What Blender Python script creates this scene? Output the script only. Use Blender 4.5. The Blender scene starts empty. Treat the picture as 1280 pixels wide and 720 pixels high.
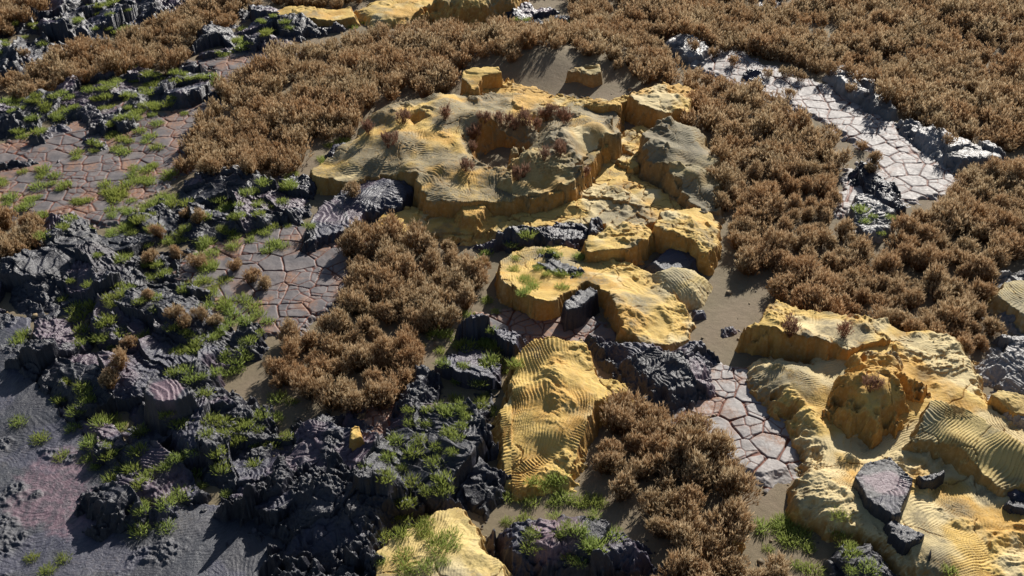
import bpy, math, random
import numpy as np
from mathutils import Vector

random.seed(7)
rng = np.random.default_rng(11)
S = bpy.context.scene
COL = S.collection

# ------------------------------------------------------------------ camera
CAM_H, PITCH = 12.0, math.radians(35.0)
TV = math.tan(math.radians(15.0))
TH = TV * 16 / 9
cd = bpy.data.cameras.new("camera")
cam = bpy.data.objects.new("camera", cd)
COL.objects.link(cam)
cam.location = (0, 0, CAM_H)
cam.rotation_euler = (math.radians(90) - PITCH, 0, 0)
cd.sensor_fit = 'HORIZONTAL'
cd.angle = 2 * math.atan(TH)
cd.clip_start, cd.clip_end = 0.1, 500
S.camera = cam
FW = np.array([0, math.cos(PITCH), -math.sin(PITCH)])
UP = np.array([0, math.sin(PITCH), math.cos(PITCH)])


def pix_dir(px, py):
    u = (px - 640) / 640 * TH
    v = (360 - py) / 640 * TH
    return FW + u * np.array([1.0, 0, 0]) + v * UP


def at(px, py, z=0.0):
    """the point of the level z that the photograph shows at a pixel"""
    d = pix_dir(px, py)
    t = (z - CAM_H) / d[2]
    return d[0] * t, d[1] * t


def P(pts, z=0.0):
    return np.array([at(p[0], p[1], p[2] if len(p) > 2 else z) for p in pts])


# ------------------------------------------------------------------ noise
_G = np.array([(math.cos(a), math.sin(a)) for a in np.arange(16) * math.pi / 8])


def _hash(ix, iy, seed):
    h = (ix.astype(np.uint32) * np.uint32(374761393) + iy.astype(np.uint32) * np.uint32(668265263)
         + np.uint32(seed * 974711 & 0xffffffff))
    h = (h ^ (h >> np.uint32(13))) * np.uint32(1274126177)
    h = (h ^ (h >> np.uint32(16))) * np.uint32(2246822519)
    return h ^ (h >> np.uint32(15))


def noise(x, y, seed=0):
    xi, yi = np.floor(x).astype(np.int64), np.floor(y).astype(np.int64)
    fx, fy = x - xi, y - yi
    xi, yi = xi & 0xffffff, yi & 0xffffff
    u = fx * fx * fx * (fx * (fx * 6 - 15) + 10)
    v = fy * fy * fy * (fy * (fy * 6 - 15) + 10)

    def g(dx, dy):
        k = _hash(xi + dx, yi + dy, seed) & np.uint32(15)
        return _G[k, 0] * (fx - dx) + _G[k, 1] * (fy - dy)
    a = g(0, 0); b = g(1, 0); c = g(0, 1); d = g(1, 1)
    ab = a + u * (b - a)
    return (ab + v * (c + u * (d - c) - ab)) * 1.5


def fbm(x, y, f=1.0, o=4, seed=0, gain=.5):
    r = 0; a = 1.0; n = 0
    for i in range(o):
        r = r + a * noise(x * f + 17.3 * i, y * f - 9.1 * i, seed + i * 13)
        n += a; a *= gain; f *= 2.03
    return r / n


def ridged(x, y, f=1.0, o=4, seed=0, gain=.5):
    r = 0; a = 1.0; n = 0
    for i in range(o):
        r = r + a * (1 - 2 * np.abs(noise(x * f + 7.7 * i, y * f + 3.1 * i, seed + i * 29)))
        n += a; a *= gain; f *= 2.07
    return r / n


def worley(x, y, f=1.0, seed=0, off=False):
    """F1, F2 (metres), a random number per cell and a second one"""
    x = x * f; y = y * f
    xi, yi = np.floor(x).astype(np.int64), np.floor(y).astype(np.int64)
    f1 = np.full(x.shape, 9.0); f2 = np.full(x.shape, 9.0)
    r1 = np.zeros(x.shape); r2 = np.zeros(x.shape); ox = np.zeros(x.shape); oy = np.zeros(x.shape)
    for dx in (-1, 0, 1):
        for dy in (-1, 0, 1):
            cx, cy = (xi + dx), (yi + dy)
            h = _hash(cx & 0xffffff, cy & 0xffffff, seed)
            a = (h & np.uint32(1023)) / 1023.0; b = ((h >> np.uint32(10)) & np.uint32(1023)) / 1023.0
            ex, ey = cx + .1 + .8 * a - x, cy + .1 + .8 * b - y
            d = np.hypot(ex, ey)
            m = d < f1
            f2 = np.where(m, f1, np.minimum(f2, d))
            r1 = np.where(m, (h >> np.uint32(20)) / 4095.0, r1)
            r2 = np.where(m, a, r2)
            f1 = np.where(m, d, f1)
            if off: ox = np.where(m, ex, ox); oy = np.where(m, ey, oy)
    if off: return f1 / f, f2 / f, r1, r2, -ox / f, -oy / f
    return f1 / f, f2 / f, r1, r2


def ss(t):
    t = np.clip(t, 0, 1)
    return t * t * (3 - 2 * t)


def sdf(poly, X, Y):
    """signed distance to a polygon, positive inside"""
    n = len(poly); d = np.full(X.shape, 1e9); ins = np.zeros(X.shape, bool)
    for i in range(n):
        ax, ay = poly[i]; bx, by = poly[(i + 1) % n]
        ex, ey = bx - ax, by - ay
        wx, wy = X - ax, Y - ay
        t = np.clip((wx * ex + wy * ey) / (ex * ex + ey * ey + 1e-9), 0, 1)
        d = np.minimum(d, (wx - ex * t) ** 2 + (wy - ey * t) ** 2)
        if abs(ey) > 1e-9:
            c = ((ay > Y) != (by > Y)) & (X < ex * (Y - ay) / ey + ax)
            ins ^= c
    d = np.sqrt(d)
    return np.where(ins, d, -d)


# ------------------------------------------------------------------ surface detail
def fans(X, Y, sp, f, seed, warp=.25):
    """thin curved sheets: arcs round scattered centres, meeting at seams; 0..1 saw"""
    wx = X + warp * fbm(X, Y, .9, 3, seed + 1); wy = Y + warp * fbm(X, Y, .9, 3, seed + 2)
    f1, f2, r, r2, ox, oy = worley(wx, wy, f, seed, True)
    ph = np.hypot(ox + .95 / f * np.cos(r * 40), oy + .95 / f * np.sin(r * 40)) / sp + .22 * fbm(X, Y, 2.2, 2, seed + 3) + r * 7
    t = ph - np.floor(ph)
    return np.where(t < .78, (t / .78) ** 1.3, 1 - ss((t - .78) / .22))


def cut_plates(X, Y, f, w, seed, warp=.12):
    wx = X + warp * fbm(X, Y, 1.6, 3, seed + 1); wy = Y + warp * fbm(X, Y, 1.6, 3, seed + 2)
    f1, f2, r, r2 = worley(wx, wy, f, seed)
    return 1 - ss((f2 - f1) / w), r, r2


def sulfur(X, Y, z, top, o):
    sd = o.get('seed', 1)
    rip = o.get('rip', .03) * .66
    sp = o.get('sp', .105) * .56
    m = ss((fbm(X, Y, .6, 3, sd + 5) + o.get('ripm', .12)) / .12)          # thin sheets
    sm = ss((fbm(X, Y, .7, 3, sd + 15) + o.get('smooth', .0)) / .15)        # smooth, sanded faces
    hard = (1 - m) * (1 - sm)
    z = z + o.get('und', .1) * (fbm(X, Y, .9, 3, sd + 6, .45) + .45 * hard * fbm(X, Y, 4, 3, sd + 16)) * (.25 + .75 * top)
    fa = fans(X, Y, sp, o.get('ff', .55), sd + 20)
    z = z + (.7 + .9 * fbm(X, Y, 1.3, 2, sd + 7)) * rip * m * top * (fa - .5)
    # gullied, wrinkled skin
    wx = X + .35 * fbm(X, Y, .9, 3, sd); wy = Y + .35 * fbm(X, Y, .9, 3, sd + 1)
    k = o.get('wr', .055) * (1 - .85 * m) * (1 - .8 * sm)
    an = o.get('seed', 1) * 1.3
    ca, sa = math.cos(an), math.sin(an)
    z = z + k * (.25 + .75 * top) * ridged((wx * ca + wy * sa) * .4, -wx * sa + wy * ca, o.get('wf', 2.2), 5, sd + 40, .56)
    # stepped layers here and there
    ly = ss((fbm(X, Y, .8, 3, sd + 8) - .02) / .12) * (1 - m)
    q = z / .045 + .8 * fbm(X, Y, 1.6, 3, sd + 9)
    t = q - np.floor(q)
    z = z + ly * top * .03 * (ss((t - .65) / .35) - t)
    # a few long thin cracks
    h1, h2, _, _ = worley(X + .5 * fbm(X, Y, .8, 4, sd + 31), Y + .5 * fbm(X, Y, .8, 4, sd + 32), .75, sd + 33)
    z = z - .03 * top * (1 - ss((h2 - h1) / .025)) * ss((fbm(X, Y, .8, 2, sd + 34) + .05) / .1)
    if o.get('plate'):
        c, r, r2 = cut_plates(X, Y, o.get('pf', 1.5), .035, sd + 60, .35)
        c2, r3, _ = cut_plates(X, Y, o.get('pf', 1.5) * 2.1, .03, sd + 63, .35)
        k = o['plate'] * top
        on = ss((fbm(X, Y, .9, 2, sd + 66) + .25) / .2)
        z = z - k * on * c * .6 + k * (r - .5) * .9 - .3 * k * c2 * (r > .4) + .3 * k * (r3 - .5)
    z = z + (.003 + .010 * hard) * ridged(X, Y, 9, 3, sd + 50) + (.001 + .005 * hard) * ridged(X, Y, 23, 2, sd + 51)
    crust = ss((fbm(X, Y, .6, 4, sd + 80) + o.get('crust', -.1)) / .3)
    return z, {'crust': crust, 'ochre': ss((fbm(X, Y, .8, 4, sd + 90) + .05 + o.get('ochre', .0)) / .25),
               'pale': ss((fbm(X, Y, .7, 4, sd + 95) - .08 + o.get('pale', -.1)) / .2),
               'dark': ss((fbm(X, Y, 1.1, 5, sd + 97) + .6 * o.get('crust', -.1) - .12) / .2)}


def slabs(x, y, f, seed, tilt):
    """broken plates, each lifted and tilted on its own; height, edge closeness, a number per plate"""
    f1, f2, r, r2, ox, oy = worley(x, y, f, seed, True)
    a = r * 40.0
    return (r2 - .5) * tilt * .9 / f + tilt * (ox * np.cos(a) + oy * np.sin(a)), f2 - f1, r


def lava(X, Y, z, top, o):
    sd = o.get('seed', 2)
    wx = X + .22 * fbm(X, Y, 1.1, 4, sd + 1); wy = Y + .22 * fbm(X, Y, 1.1, 4, sd + 2)
    b = o.get('block', .2)
    cut = o.get('cut', 1)
    an = sd * .7
    ux, uy = wx * math.cos(an) - wy * math.sin(an), (wx * math.sin(an) + wy * math.cos(an)) * 1.5
    h1, e1, r = slabs(ux, uy, o.get('bf', .9), sd + 3, 1.1 * b)
    h2, e2, r3 = slabs(ux + .06 * fbm(X, Y, 4, 3, sd), uy, o.get('bf', .9) * 2.7, sd + 9, .8 * b)
    m = ss((fbm(X, Y, .8, 3, sd + 4) + o.get('rope', .05) + .24) / .2)
    q = .55 + .45 * top
    z = z + q * cut * (h1 * (.4 + .6 * top) + h2 * (1 - .5 * m))
    z = z - q * cut * (.05 * (1 - ss(e1 / .05)) + .025 * (1 - ss(e2 / .03)))
    z = z + .10 * (.3 + .7 * top) * fbm(X, Y, 1.2, 4, sd + 5, .5) * (cut * .8 + .2)
    big = fans(X, Y, .30, .6, sd + 33, .8)
    z = z + q * m * (.028 * cut * (big - .5) + .022 * (r > .35) * (fans(X, Y, o.get('sp', .12) * .8, .8, sd + 30, .6) - .5))
    cl = o.get('clink', .11) * .62
    rough = 1 - .88 * m
    edge = 1 - ss(e1 / .16)
    z = z + cl * np.maximum(rough, .5 * edge) * q * ridged(X + .1 * fbm(X, Y, 4, 3, sd), Y, 2.6, 5, sd + 50, .6)
    z = z + .35 * cl * np.maximum(rough, edge) * q * ridged(X, Y, 9, 4, sd + 60, .65)
    z = z + (.004 + .010 * rough) * ridged(X, Y, 17, 3, sd + 70, .6)
    face = ss((r - .45) / .1) * ss(e1 / .1) * m
    pink = .5 * face * ss((fbm(X, Y, .6, 4, sd + 80) + .25 + o.get('pink', -.25)) / .25)
    if 'pinks' in o:
        pink = pink * .5
        for (px, py, rad, pz) in o['pinks']:
            cx, cy = at(px, py, pz)
            d = np.hypot(X - cx, Y - cy) + .25 * fbm(X, Y, 2.5, 4, sd + 81)
            pink = np.maximum(pink, ss((rad - d) / (rad * .4)))
    if not cut:       # loose slabs: a rough broken rim round a smooth middle
        rim = 1 - ss((o['inner'] + .06 * fbm(X, Y, 4, 3, sd + 95)) / .16)
        z = z + .06 * rim * (ridged(X, Y, 5, 5, sd + 96, .65) - .2)
        face = face * (1 - rim); pink = pink * (1 - rim)
    return z, {'pink': pink, 'dust': ss((fbm(X, Y, .9, 4, sd + 90) + o.get('dust', -.2)) / .3), 'face': face}


def ash(X, Y, z, top, o):
    z = z + .07 * fbm(X, Y, .6, 4, 301)
    m = ss((fbm(X, Y, .7, 3, 302) + .25) / .3)
    z = z + .0055 * m * (fans(X, Y, .06, .5, 303, .35) - .5) + .004 * (1 - m) * (fans(X, Y, .045, .8, 313, .3) - .5) + .018 * ridged(X, Y * .6, 2, 5, 304, .6)
    k = ss((fbm(X, Y, 1.0, 4, 309) - .1) / .15)
    z = z + .07 * k * ridged(X, Y, 5, 4, 310, .65)
    pink = np.zeros(X.shape)
    for (px, py, rad) in ((70, 600, .7), (95, 650, .55), (65, 630, .7)):
        cx, cy = at(px, py)
        d = np.hypot(X - cx, Y - cy) + .55 * fbm(X, Y, 1.9, 6, 305, .6)
        pink = np.maximum(pink, ss((rad - d) / .3))
    pink = pink * (.45 + .55 * ss((fbm(X, Y, 9, 3, 306) + .1) / .2)) * (1 - k)
    return z, {'pink': pink, 'dust': ss((fbm(X, Y, .6, 5, 307) - .05) / .25), 'face': ss((fbm(X, Y, .9, 5, 308)) / .2)}


def cracked(X, Y, z, top, o):
    sd = o.get('seed', 5)
    pf = o.get('pf', 1.9)
    wx = X + .02 * noise(X * 3, Y * 3, sd + 1); wy = Y + .02 * noise(X * 3, Y * 3, sd + 2)
    f1, f2, r, r2 = worley(wx, wy, pf, sd + 3)
    g1, g2, _, _ = worley(wx, wy, pf * 1.7, sd + 4)
    wd = .012 + .014 * noise(X * 1.3, Y * 1.3, sd + 8)
    c = 1 - ss((f2 - f1 - wd) / .022)
    fine = (1 - ss((g2 - g1 - .008) / .016)) * (r > .45)
    z = z - top * .022 * c - top * .013 * fine + top * .010 * (r - .5) + .07 * fbm(X, Y, .55, 4, sd + 9)
    z = z + .008 * ridged(X, Y, 4, 4, sd + 5) * (1 - c)
    return z, {'crack': np.maximum(c, fine * .8), 'rust': ss((fbm(X, Y, 1.1, 5, sd + 6) + .25 * (r2 - .5) + o.get('rust', 0)) / .3)}


def plain(X, Y, z, top, o):
    return z + .015 * fbm(X, Y, 2, 4, 900), {}


# ------------------------------------------------------------------ heightfield builder
def mesh_object(name, verts, quads, mat, parent=None, attrs=None, smooth=True):
    me = bpy.data.meshes.new(name)
    n = len(quads); k = quads.shape[1]
    me.vertices.add(len(verts)); me.loops.add(n * k); me.polygons.add(n)
    me.vertices.foreach_set('co', np.ascontiguousarray(verts, np.float32).ravel())
    me.loops.foreach_set('vertex_index', np.ascontiguousarray(quads, np.int32).ravel())
    me.polygons.foreach_set('loop_start', np.arange(0, n * k, k, dtype=np.int32))
    if smooth:
        me.polygons.foreach_set('use_smooth', np.ones(n, bool))
    me.update(calc_edges=True)
    for a, v in (attrs or {}).items():
        at_ = me.attributes.new(a, 'FLOAT', 'POINT')
        at_.data.foreach_set('value', np.ascontiguousarray(v, np.float32))
    me.materials.append(mat)
    o = bpy.data.objects.new(name, me)
    COL.objects.link(o)
    if parent is not None:
        o.parent = parent
        o.matrix_parent_inverse = parent.matrix_basis.inverted()
    return o


def tag(o, label, cat=None, group=None, kind=None):
    if label: o['label'] = label
    if cat: o['category'] = cat
    if group: o['group'] = group
    if kind: o['kind'] = kind
    return o


def field(name, mat, layers, style, opt=None, res=None, parent=None, z0=0.0, sink=.12):
    """A landform as one surface. layers: (outline in photo pixels, rise, width of its edge, level the outline was read at, warp).
    The first outline is the whole footprint; a rise below 0 digs a hollow. Edges fluted by noise become cliffs."""
    opt = opt or {}
    sd_ = opt.get('seed', 1)
    hs = opt.get('hs')
    if hs:
        L0 = layers[0]
        layers = [([(p[0], p[1], (p[2] if len(p) > 2 else L0[3]) * hs) for p in L0[0]],) + tuple(L0[1:])] + list(layers[1:])
        opt = dict(opt, ctrl=[(a, b, c * hs) for a, b, c in opt['ctrl']])
    base = P(layers[0][0], layers[0][3])
    mn, mx = base.min(0) - .35, base.max(0) + .35
    if res is None:
        res = float(np.clip(base[:, 1].mean() * .00085, .012, .035))
    xs = np.arange(mn[0], mx[0], res); ys = np.arange(mn[1], mx[1], res)
    X, Y = np.meshgrid(xs, ys)
    s0 = sdf(base, X, Y)
    keep = s0 > -.34
    x, y = X[keep], Y[keep]
    z = None; top = None; rag = opt.get('rag', 1.0)
    for i, L in enumerate(layers):
        poly, h, w, lv = L[:4]
        wp = L[4] if len(L) > 4 else .12
        pl = base if i == 0 else P(poly, lv)
        fl = wp * fbm(x, y, 1.3, 3, sd_ + 70 + i) + rag * (.55 * wp * ridged(x, y, 2.6, 2, sd_ + 71 + i) + (.13 * wp + .010) * ridged(x, y, 8, 2, sd_ + 72 + i) + (.05 * wp + .005) * noise(x * 21, y * 21, sd_ + 3))
        s = (s0[keep] if i == 0 else sdf(pl, x, y)) + fl
        t = np.clip(s / w + .15, 0, 1)
        e = ss(t) if opt.get('soft') else t ** 1.45 if w < .4 else 1 - (1 - t) ** 2.2
        if i == 0:
            if 'ctrl' in opt:      # the lie of its top, read at points of the photograph
                num = 0; den = 0
                for (cx, cy, ch) in opt['ctrl']:
                    qx, qy = at(cx, cy, ch)
                    wt = 1 / ((x - qx) ** 2 + (y - qy) ** 2 + .03) ** 1.6
                    num = num + wt * ch; den = den + wt
                h = num / den
            z = -sink + (h + sink) * e
            top = ss(t / .5) if w >= .4 or opt.get('soft') else ss((t - .5) / .5)
            foot = e
        else:
            z = z + h * e
            if w < .4 and not opt.get('soft'):
                top = np.where((t > 0.02) & (t < .9), top * .15, top)
    opt = dict(opt, inner=s0[keep])
    z, at_ = style(x, y, z, top, opt)
    z = np.where(foot <= .001, -sink, z)
    idx = np.full(X.shape, -1, np.int64); idx[keep] = np.arange(len(x))
    q = np.stack([idx[:-1, :-1], idx[:-1, 1:], idx[1:, 1:], idx[1:, :-1]], -1).reshape(-1, 4)
    q = q[(q >= 0).all(1)]
    q = q[(foot[q] > .001).any(1)]
    used = np.zeros(len(x), bool); used[q.ravel()] = True
    re = np.cumsum(used) - 1
    v = np.stack([x, y, z + z0], -1)[used]
    at_ = {k: a[used] for k, a in at_.items()}
    if parent is None:
        # origin at the foot of the landform
        c = np.array([v[:, 0].mean(), v[:, 1].mean(), z0])
        o = mesh_object(name, v - c, re[q], mat, None, at_)
        o.location = c
    else:
        c = np.array(parent.location)
        o = mesh_object(name, v - c, re[q], mat, None, at_)
        o.parent = parent
    return o


# ------------------------------------------------------------------ materials
def newmat(name):
    m = bpy.data.materials.new(name); m.use_nodes = True
    nt = m.node_tree
    return m, nt, nt.nodes['Principled BSDF']


def N(nt, t, **kw):
    n = nt.nodes.new(t)
    for k, v in kw.items():
        if k in n.inputs.keys() if isinstance(k, str) else False:
            n.inputs[k].default_value = v
        else:
            setattr(n, k, v)
    return n


def attr(nt, name):
    n = nt.nodes.new('ShaderNodeAttribute'); n.attribute_name = name
    return n.outputs['Fac']


def tex(nt, scale, detail=4, rough=.55, vec=None, dist=0.0):
    n = nt.nodes.new('ShaderNodeTexNoise')
    n.inputs['Scale'].default_value = scale; n.inputs['Detail'].default_value = detail
    n.inputs['Roughness'].default_value = rough; n.inputs['Distortion'].default_value = dist
    nt.links.new(vec if vec is not None else geo(nt), n.inputs['Vector'])
    return n.outputs['Fac']


_geo = {}


def geo(nt):
    k = nt.name + str(id(nt))
    if k not in _geo:
        _geo[k] = nt.nodes.new('ShaderNodeNewGeometry')
    return _geo[k].outputs['Position']


def mathn(nt, op, a, b=None):
    n = nt.nodes.new('ShaderNodeMath'); n.operation = op
    for i, v in enumerate((a, b)):
        if v is None: continue
        if isinstance(v, (int, float)): n.inputs[i].default_value = v
        else: nt.links.new(v, n.inputs[i])
    return n.outputs[0]


def ramp(nt, fac, lo, hi, a=0.0, b=1.0):
    n = nt.nodes.new('ShaderNodeMapRange')
    n.inputs['From Min'].default_value = lo; n.inputs['From Max'].default_value = hi
    n.inputs['To Min'].default_value = a; n.inputs['To Max'].default_value = b
    nt.links.new(fac, n.inputs['Value'])
    return n.outputs['Result']


def mix(nt, fac, a, b, mode='MIX'):
    n = nt.nodes.new('ShaderNodeMix'); n.data_type = 'RGBA'; n.blend_type = mode
    for s, v in ((0, fac), (6, a), (7, b)):
        if isinstance(v, (int, float)): n.inputs[s].default_value = v
        elif isinstance(v, tuple): n.inputs[s].default_value = (*v, 1)
        else: nt.links.new(v, n.inputs[s])
    return n.outputs[2]


def bump(nt, bs, hs):
    prev = None
    for h, strength, dist in hs:
        n = nt.nodes.new('ShaderNodeBump'); n.inputs['Strength'].default_value = strength; n.inputs['Distance'].default_value = dist
        nt.links.new(h, n.inputs['Height'])
        if prev is not None: nt.links.new(prev, n.inputs['Normal'])
        prev = n.outputs['Normal']
    nt.links.new(prev, bs.inputs['Normal'])


def steep(nt, lo=.45, hi=.8):
    geo(nt)
    n = _geo[nt.name + str(id(nt))]
    s = nt.nodes.new('ShaderNodeSeparateXYZ'); nt.links.new(n.outputs['True Normal'], s.inputs[0])
    return ramp(nt, s.outputs['Z'], hi, lo)


def mat_sulfur(name='yellow_rock', yel=(.66, .45, .13), och=(.59, .335, .075), cru=(.235, .21, .145), clf=(.40, .20, .045), pal=(.66, .55, .31)):
    m, nt, bs = newmat(name)
    n1 = tex(nt, 2.2, 6, .6); n2 = tex(nt, 14, 5, .65); n3 = tex(nt, 90, 3, .6)
    c = mix(nt, mathn(nt, 'MULTIPLY', attr(nt, 'ochre'), .8), yel, och)
    c = mix(nt, mathn(nt, 'MULTIPLY', attr(nt, 'pale'), .85), c, pal)
    c = mix(nt, mathn(nt, 'MULTIPLY', attr(nt, 'crust'), ramp(nt, n2, .25, .55, .35, .95)), c, cru)
    c = mix(nt, mathn(nt, 'MULTIPLY', attr(nt, 'dark'), ramp(nt, n2, .35, .6, .2, .85)), c, tuple(v * .55 for v in cru))
    c = mix(nt, mathn(nt, 'MULTIPLY', steep(nt, .3, .7), ramp(nt, n1, .25, .5, .35, .95)), c, clf)
    c = mix(nt, ramp(nt, n2, .45, .75, 0, .4), c, (.62, .48, .25))
    c = mix(nt, ramp(nt, n3, .55, .75, 0, .5), c, (.25, .15, .05))
    nt.links.new(c, bs.inputs['Base Color'])
    bs.inputs['Roughness'].default_value = .8
    bs.inputs['Specular IOR Level'].default_value = .3
    bump(nt, bs, ((n2, .5, .03), (n3, .5, .008)))
    return m


def mat_lava(name='black_lava', col=(.012, .013, .021), col2=(.032, .032, .046), rough=.34):
    m, nt, bs = newmat(name)
    n1 = tex(nt, 1.7, 6, .6); n2 = tex(nt, 18, 6, .7); n3 = tex(nt, 80, 3, .7)
    c = mix(nt, ramp(nt, n1, .35, .65), col, col2)
    c = mix(nt, mathn(nt, 'MULTIPLY', attr(nt, 'face'), ramp(nt, n2, .3, .6, .4, 1)), c, tuple(v * k for v, k in zip(col2, (1.6, 1.6, 1.6) if col[0] > .05 else (1.25, 1.25, 1.5))))
    c = mix(nt, mathn(nt, 'MULTIPLY', attr(nt, 'pink'), ramp(nt, n3, .35, .65, .35, 1)), c, (.24, .145, .175))
    c = mix(nt, mathn(nt, 'MULTIPLY', attr(nt, 'dust'), ramp(nt, n2, .5, .7, 0, .5)), c, (.13, .105, .08))
    nt.links.new(c, bs.inputs['Base Color'])
    nt.links.new(ramp(nt, n2, .3, .7, rough - .08, rough + .2), bs.inputs['Roughness'])
    bs.inputs['Specular IOR Level'].default_value = .55
    bump(nt, bs, ((n2, .7, .03), (n3, .6, .008)))
    return m


def mat_sand():
    m, nt, bs = newmat('sand')
    n1 = tex(nt, .8, 5, .6); n2 = tex(nt, 9, 6, .65); n3 = tex(nt, 130, 2, .6)
    c = mix(nt, ramp(nt, n1, .35, .65), (.185, .15, .088), (.225, .17, .112))
    c = mix(nt, ramp(nt, n2, .4, .7, 0, .5), c, (.15, .115, .07))
    c = mix(nt, ramp(nt, n3, .5, .8, 0, .6), c, (.32, .26, .17))
    nt.links.new(c, bs.inputs['Base Color'])
    bs.inputs['Roughness'].default_value = .9
    bump(nt, bs, ((n2, .5, .03), (n3, .6, .01)))
    return m


def mat_cracked(name='cracked_plates', c1=(.115, .108, .115), c2=(.22, .185, .175)):
    m, nt, bs = newmat(name)
    n1 = tex(nt, 2.4, 6, .65); n2 = tex(nt, 16, 5, .65); n3 = tex(nt, 70, 3, .6)
    c = mix(nt, ramp(nt, n1, .3, .7), c1, c2)
    r = mathn(nt, 'MULTIPLY', attr(nt, 'rust'), ramp(nt, n2, .35, .6, .15, 1))
    c = mix(nt, r, c, (.33, .175, .105))
    c = mix(nt, ramp(nt, n3, .5, .75, 0, .4), c, (.08, .08, .085))
    c = mix(nt, attr(nt, 'crack'), c, (.17, .042, .015))
    nt.links.new(c, bs.inputs['Base Color'])
    nt.links.new(ramp(nt, n2, .3, .7, .55, .75), bs.inputs['Roughness'])
    bs.inputs['Specular IOR Level'].default_value = .4
    bump(nt, bs, ((n2, .35, .015), (n3, .3, .005)))
    return m


def mat_plant(name, low, mid, tip, trans=.35, vary=.5):
    m, nt, bs = newmat(name)
    out = [n for n in nt.nodes if n.type == 'OUTPUT_MATERIAL'][0]
    h = attr(nt, 'along'); r = attr(nt, 'shade')
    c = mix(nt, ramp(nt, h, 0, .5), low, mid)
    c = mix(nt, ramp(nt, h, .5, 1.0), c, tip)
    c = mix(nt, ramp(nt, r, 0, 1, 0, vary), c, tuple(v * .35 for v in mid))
    w = tex(nt, .9, 4, .6)
    c = mix(nt, ramp(nt, w, .35, .65, 0, .45), c, tuple(v * s for v, s in zip(mid, (1.1, .75, .55))))
    d = nt.nodes.new('ShaderNodeBsdfDiffuse'); t = nt.nodes.new('ShaderNodeBsdfTranslucent')
    x = nt.nodes.new('ShaderNodeMixShader'); x.inputs[0].default_value = trans
    nt.links.new(c, d.inputs['Color']); nt.links.new(c, t.inputs['Color'])
    nt.links.new(d.outputs[0], x.inputs[1]); nt.links.new(t.outputs[0], x.inputs[2])
    nt.links.new(x.outputs[0], out.inputs['Surface'])
    nt.nodes.remove(bs)
    return m


M_Y = mat_sulfur()
M_YG = mat_sulfur('grey_yellow_rock', yel=(.40, .32, .15), och=(.46, .28, .08), cru=(.20, .185, .14), clf=(.26, .16, .06))
M_YP = mat_sulfur('pale_yellow_rock', yel=(.60, .46, .18), och=(.50, .34, .11), cru=(.45, .40, .26), clf=(.34, .2, .06))
M_L = mat_lava()
M_LGLINT = mat_lava('painted_glint_lava', (.12, .115, .115), (.19, .18, .175), .36)  # base colour whitened to paint the sun's glint on the right-hand slabs
M_LR = mat_lava('worn_lava', (.026, .026, .033), (.058, .055, .063), .38)
M_A = mat_lava('grey_ash', (.040, .044, .058), (.058, .058, .070), .42)
M_S = mat_sand()
M_C = mat_cracked()
M_CGLINT = mat_cracked('painted_glint_plates', (.27, .25, .24), (.37, .33, .31))  # lighter copy of the plates: sun glare on the right painted into the colour
M_B = mat_plant('dry_shrub', (.028, .017, .010), (.37, .25, .13), (.90, .74, .49), .42, .55)  # straw tips are real colour; the dark low tone also paints shade inside clumps
M_BP = mat_plant('withered_shrub', (.07, .04, .03), (.24, .14, .10), (.40, .27, .20))
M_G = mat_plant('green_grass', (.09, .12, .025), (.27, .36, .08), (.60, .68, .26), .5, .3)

# ------------------------------------------------------------------ light and sky
AZ, EL = math.radians(27), math.radians(29)
w = bpy.data.worlds.new("World"); S.world = w; w.use_nodes = True
nt = w.node_tree
sky = nt.nodes.new('ShaderNodeTexSky'); sky.sky_type = 'NISHITA'; sky.sun_disc = False
sky.sun_elevation = EL; sky.sun_rotation = AZ
nt.links.new(sky.outputs[0], nt.nodes['Background'].inputs[0])
nt.nodes['Background'].inputs[1].default_value = .05
sl = bpy.data.lights.new('sun', 'SUN'); sl.energy = 5.0; sl.angle = math.radians(.5); sl.color = (1, .95, .87)
so = bpy.data.objects.new('sun', sl); COL.objects.link(so)
d = Vector((math.sin(AZ) * math.cos(EL), math.cos(AZ) * math.cos(EL), math.sin(EL)))
so.rotation_euler = d.to_track_quat('Z', 'Y').to_euler()
so.location = (20, 40, 30)
S.view_settings.view_transform = 'Standard'
S.view_settings.look = 'None'
S.view_settings.exposure = .42
S.view_settings.gamma = 1

# ------------------------------------------------------------------ the ground
def ground():
    def lin(a, b, c, d_, st):   # coarse outside, fine in the middle
        return np.concatenate([np.linspace(a, b, 14, endpoint=False), np.arange(b, c, st), np.linspace(c, d_, 14)])
    xs = lin(-90, -19, 19, 90, .09); ys = lin(-40, 8, 38, 140, .09)
    X, Y = np.meshgrid(xs, ys)
    x, y = X.ravel(), Y.ravel()
    z = .02 * fbm(x, y, .8, 4, 3)
    for (mx, my, h, r) in ((605, 62, .55, 1.5), (660, 58, .6, 1.4), (700, 55, .6, 1.3), (780, 60, .4, 1.2)):   # the sand rises under the shrubs behind the hollow
        cx, cy = at(mx, my, h)
        z = z + h * .5 * np.exp(-((x - cx) ** 2 + (y - cy) ** 2) / r ** 2)
    z = z + .006 * ridged(x, y, 3.1, 3, 4) - .03
    i = np.arange(X.size).reshape(X.shape)
    q = np.stack([i[:-1, :-1], i[:-1, 1:], i[1:, 1:], i[1:, :-1]], -1).reshape(-1, 4)
    tag(mesh_object('sand_ground', np.stack([x, y, z], -1), q, M_S), 'brown sandy ground between the rocks and shrubs', kind='structure')


ground()

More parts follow.
